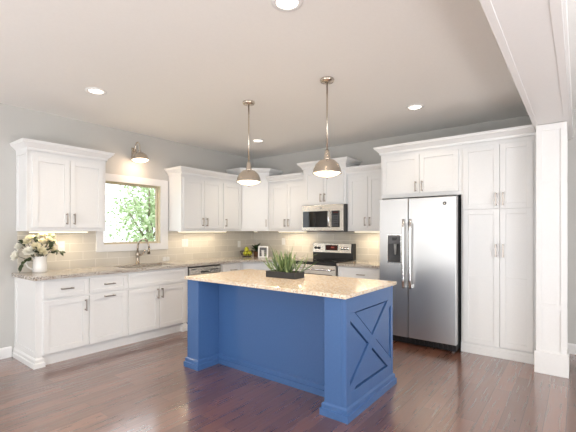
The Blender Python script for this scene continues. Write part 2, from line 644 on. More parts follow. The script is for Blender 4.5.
def cabinet(name, label, loc, rz, w, d, z0, z1, fronts, cat='cabinet', group=None, crown=None, crown_h=.088, toe=False, hollow=False, hl=.125):
    """local frame: x to the right along the front, front faces -y, z from the cabinet's foot"""
    g = .004
    t = thing(name, label, cat, (loc[0] + g * (rz != 0), loc[1] - g * (rz == 0), z0), rz, group)
    hgt = z1 - z0
    mb = MB()
    if toe:
        if hollow:      # open on top, so that the sink can hang inside
            mb.box(0, w, -d, -d + .018, .108, hgt); mb.box(0, w, -.018, 0, .108, hgt)
            mb.box(0, .018, -d + .018, -.018, .108, hgt); mb.box(w - .018, w, -d + .018, -.018, .108, hgt)
            mb.box(.018, w - .018, -d + .018, -.018, .108, .126)
        else:
            mb.box(0, w, -d, 0, .108, hgt)
        mb.build('body', WHITE, t, 0.0015)
        MB().box(0, w, -d + .028, 0, 0, .100).build('toe_kick', WHITE, t)
    else:
        mb.box(0, w, -d, 0, 0, hgt)
        mb.build('body', WHITE, t, 0.0015)
    for fr in fronts:
        kind, a0, a1, c0, c1, hd = fr
        c0 -= z0; c1 -= z0
        mb = MB()
        if kind == 'drawer':
            shaker(mb, a0, a1, c0, c1, -d, st=.038)
        else:
            shaker(mb, a0, a1, c0, c1, -d)
        dr = mb.build(kind, WHITE, t, 0.0015)
        if hd:
            add_handle(dr, hd[0], hd[1], hd[2] - z0, -d - .018, hl)
    if crown:
        MB().sweep(crown, scaled_crown(hgt, crown_h)).build('crown_molding', WHITE, t)
    return t


UP = 'upper cabinets'
LO = 'base cabinets'
L90 = R(90)
D = .312           # carcass depth, doors add 18 mm

# left of the window
t = cabinet('upper_cabinet', 'white two-door wall cabinet left of the window, above the white pitcher', (0, -3.8125, 0), L90, .8235, D, 1.37, 2.237,
            [('door', .04, .409, 1.41, 2.17, ('v', .372, 1.507)), ('door', .4145, .785, 1.41, 2.17, ('v', .451, 1.507))],
            group=UP, crown=[(0, 0), (0, -.33), (.8235, -.33), (.8235, 0)])
mb = MB()
M = Matrix.Rotation(R(-90), 4, 'Z')
shaker(mb, 0, .322, 0, .867, 0, .012, .05, .007, M)
mb.build('end_panel', WHITE, t, 0.001)
# right of the window
cabinet('upper_cabinet', 'white two-door wall cabinet between the window and the single-door cabinet', (0, -1.885, 0), L90, .80, D, 1.37, 2.215,
        [('door', .04, .4145, 1.41, 2.15, ('v', .378, 1.507)), ('door', .4195, .765, 1.41, 2.15, ('v', .456, 1.507))],
        group=UP, crown=[(0, 0), (0, -.33), (.80, -.33)])
cabinet('upper_cabinet', 'white single-door wall cabinet left of the tall corner cabinet', (0, -1.085, 0), L90, .435, D, 1.37, 2.215,
        [('door', .02, .415, 1.41, 2.15, ('v', .053, 1.507))],
        group=UP, crown=[(0, -.33), (.435, -.33)])
# diagonal corner cabinet, taller
c = .65
t = thing('corner_cabinet', 'tall white corner wall cabinet with one angled door, above the fruit basket', 'cabinet', (0, 0, 1.37), 0, UP)
c -= .002
pts = [(.004, -.004), (.004, -c), (.322, -c), (c, -.322), (c, -.004)]
MB().prism(pts, 0, .99).build('body', WHITE, t, 0.0015)
mid = Vector(((.322 + c) / 2, -(.322 + c) / 2, 0))
wd = (c - .322) * math.sqrt(2)
M = Matrix.Translation(mid) @ Matrix.Rotation(R(45), 4, 'Z')
mb = MB(); shaker(mb, -wd / 2 + .012, wd / 2 - .012, .04, .945, 0, .018, .055, .009, M)
dr = mb.build('door', WHITE, t, 0.0015)
hb = MB()
hx = wd / 2 - .045
w_ = .0065
hb.box(hx - w_, hx + w_, -.059, -.050, .075, .20, M)
for zz in (.087, .188): hb.box(hx - w_, hx + w_, -.05, -.018, zz - w_, zz + w_, M)
hb.build('handle', PULL, dr)
MB().sweep([(.004, -c), (.322, -c), (c, -.322), (c, -.004)], scaled_crown(.99)).build('crown_molding', WHITE, t)
# back wall
cabinet('upper_cabinet', 'white two-door wall cabinet between the corner cabinet and the microwave', (.65, 0, 0), 0, .77, D, 1.37, 2.215,
        [('door', .065, .4145, 1.41, 2.15, ('v', .380, 1.507)), ('door', .4195, .748, 1.41, 2.15, ('v', .455, 1.507))],
        group=UP, crown=[(0, -.33), (.77, -.33)])
cabinet('upper_cabinet', 'tall white cabinet with two short doors directly above the microwave', (1.42, 0, 0), 0, .77, .362, 1.775, 2.36,
        [('door', .035, .3825, 1.80, 2.30, ('v', .349, 1.88)), ('door', .3875, .735, 1.80, 2.30, ('v', .421, 1.88))],
        group=UP, crown=[(0, 0), (0, -.38), (.77, -.38), (.77, 0)])
cabinet('upper_cabinet', 'white two-door wall cabinet between the microwave and the refrigerator', (2.19, 0, 0), 0, .665, D, 1.37, 2.215,
        [('door', .03, .3295, 1.41, 2.15, ('v', .295, 1.507)), ('door', .3345, .640, 1.41, 2.15, ('v', .369, 1.507))],
        group=UP, crown=[(0, -.33), (.665, -.33)])
t = cabinet('upper_cabinet', 'deep white two-door cabinet directly above the refrigerator', (2.86, 0, 0), 0, .975, .642, 1.79, 2.365,
            [('door', .03, .4985, 1.835, 2.31, ('v', .462, 1.915)), ('door', .5035, .945, 1.835, 2.31, ('v', .540, 1.915))],
            group=UP, crown=[(0, 0), (0, -.66), (.975, -.66)])
MB().box(.0, .018, -.642, 0, -1.79, 0).build('side_panel', WHITE, t)
t = cabinet('pantry_cabinet', 'full-height white four-door pantry cabinet between the refrigerator and the column', (3.835, 0, 0), 0, .719, .642, 0, 2.365,
            [('door', .022, .3875, 1.616, 2.31, ('v', .355, 1.715)), ('door', .3925, .690, 1.616, 2.31, ('v', .424, 1.715)),
             ('door', .022, .3875, .121, 1.610, ('v', .355, 1.16)), ('door', .3925, .690, .121, 1.610, ('v', .424, 1.16))],
            crown=[(0, -.66), (.719, -.66)], hl=.14)
mb = MB(); mb.box(0, .719, -.662, -.642, 0, .07); mb.box(0, .719, -.656, -.642, .07, .105)
mb.build('base_board', WHITE, t, 0.003)
for z in (.85,):
    mb = MB()
    mb.box(.077, .329, -.660, -.651, z - .02, z + .02); mb.box(.449, .635, -.660, -.651, z - .02, z + .02)
    mb.build('door_rail', WHITE, t, 0.001)

# base cabinets on the left run (box front x=.612, doors to .63)
DB = .612
BASEMOLD = [(0, 0), (.022, 0), (.022, .045), (.013, .052), (.013, .082), (.004, .096), (0, .096)]
t = cabinet('base_cabinet', 'white base cabinet with a drawer over one door, under the white pitcher', (0, -3.825, 0), L90, .495, DB, 0, .876,
            [('drawer', .05, .485, .684, .851, ('h', .267, .768)), ('door', .05, .485, .122, .660, ('v', .455, .565))],
            group=LO, toe=True)
mb = MB()
M = Matrix.Rotation(R(-90), 4, 'Z')
shaker(mb, 0, .612, .096, .876, 0, .014, .06, .008, M)
ep = mb.build('end_panel', WHITE, t, 0.001)
mb = MB(); mb.sweep([(-.014, 0), (-.014, -.614), (.045, -.614), (.045, -.50)], BASEMOLD)
mb.box(-.013, .045, -.614, -.50, 0, .11)
mb.build('base_molding', WHITE, t)
cabinet('base_cabinet', 'white base cabinet with a drawer over a pull-out door with a horizontal handle', (0, -3.33, 0), L90, .45, DB, 0, .876,
        [('drawer', .012, .436, .684, .851, ('h', .224, .768)), ('door', .012, .436, .122, .660, ('h', .224, .632))],
        group=LO, toe=True)
t = cabinet('base_cabinet', 'white two-door sink base cabinet under the window, with a blank panel on top', (0, -2.88, 0), L90, .885, DB, 0, .876,
            [('drawer', .012, .845, .684, .851, None), ('door', .012, .4265, .122, .660, ('v', .397, .575)), ('door', .4315, .845, .122, .660, ('v', .461, .575))],
            group=LO, toe=True, hollow=True)
mb = MB(); mb.sweep([(.805, -.50), (.805, -.614), (.860, -.614), (.860, -.50)], BASEMOLD)
mb.box(.806, .859, -.614, -.50, 0, .11)
mb.build('foot', WHITE, t)
cabinet('base_cabinet', 'white base cabinet between the dishwasher and the corner', (0, -1.385, 0), L90, .455, DB, 0, .876,
        [('drawer', .02, .440, .684, .851, ('h', .23, .768)), ('door', .02, .440, .122, .660, ('v', .055, .575))], group=LO, toe=True)
t = thing('corner_cabinet', 'white angled corner base cabinet under the fruit basket', 'cabinet', (0, 0, 0), 0, LO)
c2, f2 = .93 - .002, .612
MB().prism([(.004, -.004), (.004, -c2), (f2, -c2), (c2, -f2), (c2, -.004)], .108, .876).build('body', WHITE, t, 0.0015)
MB().prism([(.004, -.004), (.004, -c2), (f2 - .045, -c2), (c2, -f2 + .045), (c2, -.004)], 0, .108).build('toe_kick', WHITE, t)
M = Matrix.Translation(((f2 + c2) / 2, -(f2 + c2) / 2, 0)) @ Matrix.Rotation(R(45), 4, 'Z')
wd = (c2 - f2) * math.sqrt(2)
mb = MB(); shaker(mb, -wd / 2 + .015, wd / 2 - .015, .122, .851, 0, .018, .055, .009, M)
mb.build('door', WHITE, t, 0.0015)
cabinet('base_cabinet', 'white base cabinet between the corner and the range', (.93, 0, 0), 0, .49, DB, 0, .876,
        [('drawer', .02, .47, .684, .851, ('h', .245, .768)), ('door', .02, .47, .122, .660, ('v', .43, .575))], group=LO, toe=True)
cabinet('base_cabinet', 'white base cabinet between the range and the refrigerator', (2.195, 0, 0), 0, .66, DB, 0, .876,
        [('drawer', .02, .64, .684, .851, ('h', .38, .780)), ('door', .02, .326, .122, .660, ('v', .29, .575)), ('door', .334, .64, .122, .660, ('v', .37, .575))],
        group=LO, toe=True)

# ------------------------------------------------------------------ worktops, sink, faucet
SX0, SX1, SY0, SY1 = .13, .53, -2.83, -2.10
mb = MB()
z0, z1 = .877, .914
mb.box(0.009, .65, -3.865, SY0, z0, z1)
mb.box(0.009, SX0, SY0, SY1, z0, z1); mb.box(SX1, .65, SY0, SY1, z0, z1)
mb.box(0.009, .65, SY1, -1.02, z0, z1)
mb.prism([(.009, -1.02), (.65, -1.02), (1.02, -.65), (1.02, -.009), (.009, -.009)], z0, z1)
mb.box(1.02, 1.425, -.65, -.009, z0, z1)
tag(mb.build('countertop', GRAN), 'long speckled granite worktop running under the window and round the corner', 'countertop')
tag(MB().box(2.193, 2.855, -.65, -.009, z0, z1).build('countertop', GRAN, None, .003),
    'short speckled granite worktop between the range and the refrigerator', 'countertop')

t = thing('kitchen_sink', 'steel undermount sink set in the worktop below the window', 'sink', (0, 0, 0.68))
mb = MB()
a, b_, c_, d_ = SX0 + .003, SX1 - .003, SY0 + .003, SY1 - .003
mb.box(a, b_, c_, d_, 0, .006)
mb.box(a, a + .006, c_, d_, .006, .20); mb.box(b_ - .006, b_, c_, d_, .006, .20)
mb.box(a + .006, b_ - .006, c_, c_ + .006, .006, .20); mb.box(a + .006, b_ - .006, d_ - .006, d_, .006, .20)
mb.build('basin', SINKST, t)
MB().lathe([(0, 0), (.045, 0), (.045, .004), (.03, .006), (0, .005)], 20, Matrix.Translation((.33, -2.465, .006))).build('drain', CHROME, t)

t = thing('faucet', 'brushed nickel pull-down gooseneck faucet behind the sink', 'faucet', (.085, -2.43, .914))
MB().lathe([(0, 0), (.032, 0), (.032, .006), (.024, .014), (.022, .10), (.026, .115), (.026, .15), (.018, .17), (0, .17)], 20).build('body', BRONZE, t)
pts = [(0, 0, .16), (0, 0, .24)]
for k in range(0, 11):
    a = PI - k * PI * 1.08 / 10
    pts.append((.10 + .10 * math.cos(a), .05 * (k / 10), .245 + .10 * math.sin(a)))
MB().tube(pts, .0125, 12).build('spout', BRONZE, t)
e = Vector(pts[-1])
MB().tube([e, e + Vector((-.004, 0, -.03)), e + Vector((-.008, 0, -.075))], [.015, .019, .021], 12).build('spray_head', BRONZE, t)
MB().tube([(0, .02, .12), (.01, .05, .125), (.02, .085, .165), (.02, .10, .20)], [.014, .011, .008, .007], 10).build('lever', BRONZE, t)

# ------------------------------------------------------------------ dishwasher
t = thing('dishwasher', 'stainless dishwasher between the sink base and the corner, mostly behind the island', 'dishwasher', (.006, -1.99, 0), L90)
MB().box(.004, .598, -.60, 0, .10, .872).build('body', DKGREY, t)
MB().box(.004, .598, -.55, -.02, 0, .10).build('toe_kick', BLACK, t)
MB().box(.008, .594, -.635, -.60, .11, .755).build('door', STEELW, t, .004)
cp = MB().box(.008, .594, -.637, -.60, .76, .855).build('control_panel', STEELW, t, .004)
mb = MB()
mb.box(.20, .345, -.640, -.637, .775, .800)
mb.build('pocket_handle', BLACK, cp)
for k in range(3):
    MB().box(.39 + .05 * k, .425 + .05 * k, -.639, -.637, .805, .818).build('button', BLACK, cp)
MB().box(.03, .12, -.639, -.637, .825, .835).build('label_strip', BLACK, cp)

# ------------------------------------------------------------------ range
RX0, RX1 = 1.425, 2.188
RW = RX1 - RX0
t = thing('kitchen_range', 'stainless electric range with a black glass cooktop against the back wall', 'range', (RX0, 0, 0))
MB().box(0, RW, -.63, -.012, .10, .905).build('body', DKGREY, t)
MB().box(.02, RW - .02, -.56, -.05, 0, .10).build('base', BLACK, t)
MB().box(-.001, RW + .001, -.655, -.10, .905, .920).build('cooktop', GLASSBLK, t, .003)
for (x, y, r) in ((.20, -.47, .10), (.56, -.47, .085), (.20, -.23, .075), (.56, -.23, .10)):
    MB().lathe([(r, .920), (r, .9208), (r - .006, .9208), (r - .006, .920)], 28, Matrix.Translation((x, y, 0))).build('burner_ring', DKGREY, t)
dr = MB().box(.004, RW - .004, -.665, -.63, .27, .875).build('oven_door', STEELW, t, .004)
MB().box(.004, RW - .004, -.662, -.63, .878, .905).build('front_trim', BLACK, t)
MB().box(.06, RW - .06, -.667, -.664, .33, .745).build('door_glass', GLASSBLK, dr)
mb = MB()
mb.tube([(.05, -.71, .815), (RW - .05, -.71, .815)], .013, 12)
for x in (.07, RW - .07): mb.tube([(x, -.665, .815), (x, -.71, .815)], .010, 8)
mb.build('handle', CHROME, dr)
d2 = MB().box(.004, RW - .004, -.660, -.63, .105, .262).build('storage_drawer', STEELW, t, .004)
mb = MB()
mb.box(0, RW - .02, -.10, -.012, .920, 1.175)
bgd = mb.build('backguard', BLACK, t, .004)
mb = MB()
yz = [(-.100, 1.025), (-.118, 1.030), (-.104, 1.172), (-.095, 1.178)]
mb.add([(x, y, z) for x in (.008, RW - .05) for y, z in yz], [(0, 1, 2, 3), (7, 6, 5, 4), (0, 4, 5, 1), (1, 5, 6, 2), (2, 6, 7, 3), (3, 7, 4, 0)])
cp = mb.build('control_panel', STEELW, bgd)
mb = MB()
mb.box(.255, .475, -.119, -.108, 1.065, 1.150)
mb.build('display', DISPLAY, bgd)
mb = MB()
for k, (dx, w0) in enumerate(((0, .012), (.022, .012), (.044, .012))):
    mb.box(.36 + dx, .36 + dx + w0, -.1205, -.119, 1.100, 1.122)
mb.build('clock_digits', DIGIT, bgd)
for x in (.065, .130, .555, .605, .655):
    MB().lathe([(0, 0), (.024, 0), (.022, .022), (0, .024)], 16, Matrix.Translation((x, -.108, 1.10)) @ Matrix.Rotation(R(90), 4, 'X')).build('knob', CHROME if x > .3 else BLACK, bgd)

# ------------------------------------------------------------------ microwave
t = thing('microwave_oven', 'stainless over-the-range microwave under the short cabinet', 'microwave', (1.43, 0, 1.368))
MB().box(.004, .752, -.375, -.012, 0, .404).build('body', DKGREY, t)
mb = MB(); mb.box(.0, .740, -.42, -.375, .006, .400); fr = mb.build('front_panel', STEELW, t, .004)
MB().box(.022, .490, -.423, -.419, .060, .308).build('door_glass', GLASSBLK, fr)
MB().box(.085, .425, -.4238, -.422, .095, .270).build('door_screen', GLASSBLK, fr)
cpn = MB().box(.545, .685, -.423, -.419, .060, .308).build('control_panel', GLASSBLK, t)
mb = MB()
for i in range(5):
    for j in range(3):
        mb.box(.566 + j * .036, .590 + j * .036, -.4238, -.423, .085 + i * .034, .100 + i * .034)
mb.build('keypad', PRINT, cpn)
MB().box(.575, .660, -.4238, -.423, .268, .292).build('display', DISPLAY, cpn)
mb = MB(); mb.tube([(.512, -.42, .065), (.512, -.455, .075), (.512, -.460, .185), (.512, -.455, .295), (.512, -.42, .305)], .012, 10)
mb.build('handle', CHROME, t)
MB().lathe([(0, 0), (.010, 0), (.010, .003), (0, .003)], 16, Matrix.Translation((.36, -.42, .352)) @ Matrix.Rotation(R(90), 4, 'X')).build('badge', DKGREY, fr)
MB().box(.03, .72, -.40, -.05, -.006, 0).build('vent_grille', BLACK, t)

# ------------------------------------------------------------------ refrigerator
FX0, FX1, FY = 2.920, 3.822, -.82
FS = 3.281
FW = FX1 - FX0
t = thing('refrigerator', 'stainless side-by-side refrigerator with a water dispenser, under the deep cabinet', 'refrigerator', (FX0, 0, 0))
MB().box(.004, FW - .012, -.735, -.03, .02, 1.755).build('body', DKGREY, t)
mb = MB(); mb.box(.01, FW - .015, -.765, -.70, .012, .085)
for k in range(16): mb.box(.03 + k * .053, .06 + k * .053, -.772, -.765, .025, .07)
mb.build('kick_grille', BLACK, t)
for x in (.06, FW - .06): MB().lathe([(0, 0), (.02, 0), (.02, .02), (0, .02)], 12, Matrix.Translation((x, -.72, 0))).build('foot', CHROME, t)


def fridge_door(name, x0, x1, hole=None):
    mb = MB()
    y0, y1 = FY, -.742
    if not hole:
        mb.box(x0, x1, y0, y1, .095, 1.762)
    else:
        hx0, hx1, hz0, hz1 = hole
        mb.box(x0, hx0, y0, y1, .095, 1.762); mb.box(hx1, x1, y0, y1, .095, 1.762)
        mb.box(hx0, hx1, y0, y1, .095, hz0); mb.box(hx0, hx1, y0, y1, hz1, 1.762)
        mb.box(hx0, hx1, -.755, y1, hz0, hz1)
    return mb.build(name, STEEL, t, 0 if hole else .006)


hole = (.100, .278, .970, 1.330)
ld = fridge_door('door', 0, FS - FX0 - .004, hole)
rd = fridge_door('door', FS - FX0 + .004, FW)
a = MB()
hx0, hx1, hz0, hz1 = hole
a.box(hx0, hx0 + .008, -.824, -.756, hz0, hz1); a.box(hx1 - .008, hx1, -.824, -.756, hz0, hz1)
a.box(hx0 + .008, hx1 - .008, -.824, -.756, hz0, hz0 + .014); a.box(hx0 + .008, hx1 - .008, -.824, -.756, hz1 - .012, hz1)
a.build('dispenser_frame', CHROME, ld)
MB().box(hx0 + .008, hx1 - .008, -.762, -.756, hz0 + .014, hz1 - .012).build('dispenser_back', DKGREY, ld)
MB().box(hx0 + .008, hx1 - .008, -.822, -.762, 1.215, hz1 - .012).build('dispenser_panel', PRINT, ld)
MB().box(hx0 + .065, hx1 - .055, -.824, -.822, 1.255, 1.290).build('dispenser_display', GLASSBLK, ld)
mb = MB(); mb.tube([(.195, -.80, 1.215), (.195, -.80, 1.17), (.190, -.79, 1.08)], [.020, .016, .010], 10)
mb.build('dispenser_paddle', PRINTL, ld)
MB().box(hx0 + .008, hx1 - .008, -.82, -.762, hz0 + .014, hz0 + .022).build('drip_tray', PRINT, ld)
for d_, x in ((ld, FS - FX0 - .042), (rd, FS - FX0 + .042)):
    mb = MB()
    mb.tube([(x, -.862, .69), (x, -.877, .80), (x, -.882, 1.10), (x, -.877, 1.40), (x, -.862, 1.51)], .0155, 12)
    for z in (.715, 1.485): mb.box(x - .014, x + .014, -.865, FY, z - .022, z + .022)
    mb.build('handle', CHROME, d_, 0)
M = Matrix.Translation((3.700 - FX0, FY, 1.685)) @ Matrix.Rotation(R(90), 4, 'X')
bd = MB().lathe([(0, 0), (.019, 0), (.019, .003), (.016, .004), (0, .003)], 24, M).build('round_badge', DKGREY, rd)
mb = MB()
mb.tube([(.006 * math.cos(a) - .004, .008 * math.sin(a), .0045) for a in [k * PI / 6 for k in range(2, 12)]], .0013, 6, M)
mb.tube([(.005 + .004 * math.cos(a), .003 * math.sin(a) + .004, .0045) for a in [k * PI / 6 for k in range(2, 11)]], .0012, 6, M)
mb.tube([(.005 + .004 * math.cos(a), .003 * math.sin(a) - .004, .0045) for a in [k * PI / 6 for k in range(2, 11)]], .0012, 6, M)
mb.build('badge_script', CHROME, bd)
MB().box(FW - .10, FW - .005, -.79, -.70, 1.755, 1.775).build('hinge_cover', DKGREY, t)

# ------------------------------------------------------------------ island
IX0, IX1 = 1.755, 3.560
IYF, IYB, IREC = -2.868, -2.010, -2.600
PW = .17
t = thing('kitchen_island', 'blue kitchen island with two square front posts and an X on its end panel', 'island', (0, 0, 0))
plan = [(IX0, IYF), (IX0 + PW, IYF), (IX0 + PW, IREC), (IX1 - PW, IREC), (IX1 - PW, IYF), (IX1, IYF), (IX1, IYB), (IX0, IYB)]
MB().prism(rect(IX0, IX0 + PW, IYF, IREC + .001), .0, .884).build('post', BLUE, t, .003)
MB().prism(rect(IX1 - PW, IX1 - .022, IYF, IREC + .001), .0, .884).build('post', BLUE, t, .003)
MB().box(IX0, IX1 - .022, IREC, IYB, .0, .884).build('body', BLUE, t, .002)
# end panel: raised frame and X, with a gap round each of the four inset fields
px = IX1 + .016
xb = IX1 - .022
py0, py1, pz0, pz1 = IYF, IYB, .0, .884
ry0, ry1, rz0, rz1 = -2.805, -2.055, .188, .765
mb = MB()
mb.box(xb, px, py0, ry0, pz0, pz1); mb.box(xb, px, ry1, py1, pz0, pz1)
mb.box(xb, px, ry0, ry1, pz0, rz0); mb.box(xb, px, ry0, ry1, rz1, pz1)
mb.build('panel_frame', BLUE, t, .0015)
BW = .080
dy_, dz_ = ry1 - ry0, rz1 - rz0
L_ = math.hypot(dy_, dz_)
ey, ez = BW / 2 * L_ / dz_, BW / 2 * L_ / dy_


def yz_prism(P, x0, x1):
    mb = MB()
    k = len(P)
    return mb.add([(x0, y, z) for y, z in P] + [(x1, y, z) for y, z in P],
                  [tuple(range(k - 1, -1, -1)), tuple(range(k, 2 * k))] + [(i, (i + 1) % k, k + (i + 1) % k, k + i) for i in range(k)])


for flip, lift in ((False, 0.0), (True, .0006)):
    P = [(ry0, rz0), (ry0 + ey, rz0), (ry1, rz1 - ez), (ry1, rz1), (ry1 - ey, rz1), (ry0, rz0 + ez)]
    if flip: P = [(y, rz0 + rz1 - z) for y, z in P]
    yz_prism(P, xb, px - .001 + lift).build('cross_brace', BLUE, t)
ycn, zcn = (ry0 + ry1) / 2, (rz0 + rz1) / 2
for tri in ([(ry0 + ey, rz1), (ry1 - ey, rz1), (ycn, zcn + ez)], [(ry0 + ey, rz0), (ry1 - ey, rz0), (ycn, zcn - ez)],
            [(ry0, rz0 + ez), (ry0, rz1 - ez), (ycn - ey, zcn)], [(ry1, rz0 + ez), (ry1, rz1 - ez), (ycn + ey, zcn)]):
    A, B_, C_ = [Vector(q) for q in tri]
    la, lb, lc = (B_ - C_).length, (C_ - A).length, (A - B_).length
    inc = (A * la + B_ * lb + C_ * lc) / (la + lb + lc)
    area_ = abs((B_.x - A.x) * (C_.y - A.y) - (C_.x - A.x) * (B_.y - A.y)) / 2
    rad_ = 2 * area_ / (la + lb + lc)
    k_ = (rad_ - .013) / rad_
    yz_prism([tuple(inc + (Vector(q) - inc) * k_) for q in tri], xb, IX1 + .006).build('field_panel', BLUE, t)
plan2 = [(x if x < IX1 - .001 else px, y) for x, y in plan]
MB().sweep(plan2, [(0, 0), (.026, 0), (.026, .050), (.015, .054), (.015, .084), (.002, .096), (0, .096)], True).build('base_molding', BLUE, t)
tag(MB().box(1.748, 3.590, -2.899, -1.955, .884, .914).build('countertop', GRANI, None, .004),
    'pale tan granite island top carrying the charcoal planter', 'countertop')

# ------------------------------------------------------------------ lamps
DG = 'recessed ceiling lights'
WARM = (1.0, 0.80, 0.58)


def downlight(label, x, y, watts=44):
    t = thing('recessed_light', label, 'ceiling light', (x, y, H), 0, DG)
    MB().lathe([(.066, 0), (.095, 0), (.095, -.004), (.072, -.010), (.066, -.006)], 32).build('trim_ring', TRIM, t)
    MB().lathe([(0, -.0035), (.066, -.0035), (.066, -.0015), (0, -.0015)], 32).build('lens', CANGLOW, t)
    d = bpy.data.lights.new('downlight_beam', 'SPOT')
    d.energy = watts; d.color = (1.0, .84, .64); d.spot_size = R(130); d.spot_blend = .8; d.shadow_soft_size = .07
    o = bpy.data.objects.new('downlight_beam', d); col.objects.link(o)
    o.location = (0, 0, -.03); o.parent = t
    return t


downlight('round recessed ceiling light nearest the camera, cut by the top edge', 3.517, -3.483)
downlight('round recessed ceiling light above the cabinet left of the window', 1.165, -3.503)
downlight('round recessed ceiling light above the refrigerator cabinet', 3.469, -1.122, 15)
downlight('round recessed ceiling light between the two pendants, above the corner cabinet', 1.065, -1.048, 46)


def shade_profile(r, h):
    outer = [(.030, h), (r * .52, h * .93), (r * .80, h * .66), (r * .96, h * .30), (r, h * .06), (r + .004, 0)]
    inner = [(r - .004, .002), (r * .94, h * .28), (r * .78, h * .63), (r * .50, h * .89), (.0, h * .95)]
    return outer, inner


def pendant(label, x, y):
    t = thing('pendant_lamp', label, 'pendant lamp', (x, y, H), 0, 'pendants over the island')
    MB().lathe([(0, -.002), (.062, -.002), (.065, -.010), (.058, -.028), (.018, -.034), (0, -.034)], 28).build('canopy', NICKEL, t)
    MB().tube([(0, 0, -.03), (0, 0, -.66)], .0075, 12).build('rod', NICKEL, t)
    MB().lathe([(0, -.64), (.016, -.64), (.020, -.66), (.030, -.715), (.034, -.735), (0, -.735)], 20).build('socket_cap', NICKEL, t)
    r, h, zr = .128, .125, -.850
    out, inn = shade_profile(r, h)
    mb = MB(); mb.lathe([(a, zr + z) for a, z in out] + [(a, zr + z) for a, z in inn], 36)
    sh = mb.build('shade', NICKEL, t)
    MB().ball((0, 0, zr + .050), .032, .032, .042).build('bulb', BULB, t)
    gl = MB().lathe([(0, zr - .034), (.05, zr - .029), (.09, zr - .016), (r - .006, zr + .002), (r - .006, zr + .006), (.09, zr - .010), (0, zr - .028)], 32)
    gl.build('diffuser', BULB, t)
    mb = MB()
    for k in range(3):
        a0 = k * PI / 3 + .3
        mb.tube([(r * math.cos(a0), r * math.sin(a0), zr), (.08 * math.cos(a0), .08 * math.sin(a0), zr - .024), (0, 0, zr - .038), (-.08 * math.cos(a0), -.08 * math.sin(a0), zr - .024), (-r * math.cos(a0), -r * math.sin(a0), zr)], .002, 6)
    mb.ball((0, 0, zr - .042), .009)
    mb.build('wire_guard', NICKEL, t)
    d = bpy.data.lights.new('pendant_glow', 'SPOT')
    d.spot_size = R(150); d.spot_blend = .5
    d.energy = 26; d.color = WARM; d.shadow_soft_size = .05
    o = bpy.data.objects.new('pendant_glow', d); col.objects.link(o); o.location = (0, 0, zr - .10); o.parent = t
    return t


pendant('nickel dome pendant lamp hung over the left end of the island', 2.135, -2.368)
pendant('nickel dome pendant lamp hung over the right end of the island', 3.106, -2.368)

# wall lamp over the window
t = thing('wall_lamp', 'nickel gooseneck wall lamp with a dome shade above the window', 'wall lamp', (0, -2.445, 2.45))
MB().box(0, .022, -.035, .035, -.075, .075).build('backplate', NICKEL, t, .004)
pts = [(.02, 0, .01)] + [(.02 + .03 * k / 3, 0, .01 + .05 * k / 3) for k in range(1, 3)]
pts = [(.02, 0, .02), (.045, 0, .03)]
for k in range(11):
    a = PI - k * PI / 10
    pts.append((.105 + .055 * math.cos(a), 0, .075 + .065 * math.sin(a)))
pts += [(.165, 0, .03), (.170, 0, .0)]
MB().tube(pts, .0085, 10).build('arm', NICKEL, t)
r, h = .112, .105
out, inn = shade_profile(r, h)
M = Matrix.Translation((.175, 0, -.115)) @ Matrix.Rotation(R(-6), 4, 'Y')
MB().lathe(out + inn, 32, M).build('shade', NICKEL, t)
MB().lathe([(0, h - .01), (.022, h - .01), (.018, h + .03), (0, h + .035)], 18, M).build('socket_cap', NICKEL, t)
MB().lathe([(0, -.028), (.045, -.023), (.08, -.012), (r - .006, .003), (r - .006, .007), (.08, -.006), (0, -.022)], 28, M).build('diffuser', BULB, t)
d = bpy.data.lights.new('wall_lamp_glow', 'POINT')
d.energy = 5.5; d.color = (1, .72, .50); d.shadow_soft_size = .08
o = bpy.data.objects.new('wall_lamp_glow', d); col.objects.link(o); o.location = (.20, 0, -.19); o.parent = t

# under-cabinet light strips
UG = 'under-cabinet lights'


def strip(label, loc, rz, L, watts):
    t = thing('under_cabinet_light', label, 'light', loc, rz, UG)
    MB().box(0, L, -.09, 0, -.010, 0).build('housing', PLATE, t, .002)
    MB().box(.01, L - .01, -.08, -.01, -.016, -.010).build('lens', STRIPGLOW, t)
    d = bpy.data.lights.new('strip_beam', 'AREA'); d.shape = 'RECTANGLE'; d.size = L * .9; d.size_y = .05; d.energy = watts; d.color = (1, .84, .60)
    o = bpy.data.objects.new('strip_beam', d); col.objects.link(o); o.location = (L / 2, -.045, -.022); o.parent = t
    return t


strip('lit light strip under the wall cabinet left of the window', (.16, -3.76, 1.37), L90, .60, 3)
strip('lit light strip under the wall cabinet right of the window', (.16, -1.84, 1.37), L90, .92, 3)
strip('lit light strip under the wall cabinet between corner and microwave', (.80, -.16, 1.37), 0, .56, 3)
strip('lit light strip under the wall cabinet beside the refrigerator', (2.26, -.16, 1.37), 0, .52, 3)
t = thing('under_cabinet_light', 'small round puck light under the tall corner cabinet', 'light', (.42, -.40, 1.37), 0, UG)
MB().lathe([(0, -.012), (.032, -.012), (.035, 0), (0, 0)], 20).build('housing', PLATE, t)
MB().lathe([(0, -.015), (.026, -.015), (.026, -.012), (0, -.012)], 20).build('lens', STRIPGLOW, t)

# ------------------------------------------------------------------ wall plates
WP = 'wall plates on the backsplash'


def wall_plate(name, label, loc, rz, w, h, kind):
    t = thing(name, label, 'wall plate', loc, rz, WP)
    MB().box(-w / 2, w / 2, -.006, 0, -h / 2, h / 2).build('plate', PLATE, t, .002)
    if kind == 'switch':
        k = 2 if w > .1 else 1
        for i in range(k):
            xc = (i - (k - 1) / 2) * .046
            MB().box(xc - .016, xc + .016, -.010, -.006, -.033, .033).build('rocker', PLATE, t, .001)
    else:
        for s in (-1, 1):
            MB().box(-.017, .017, -.009, -.006, s * .021 - .014, s * .021 + .014).build('socket', PLATE, t, .003)


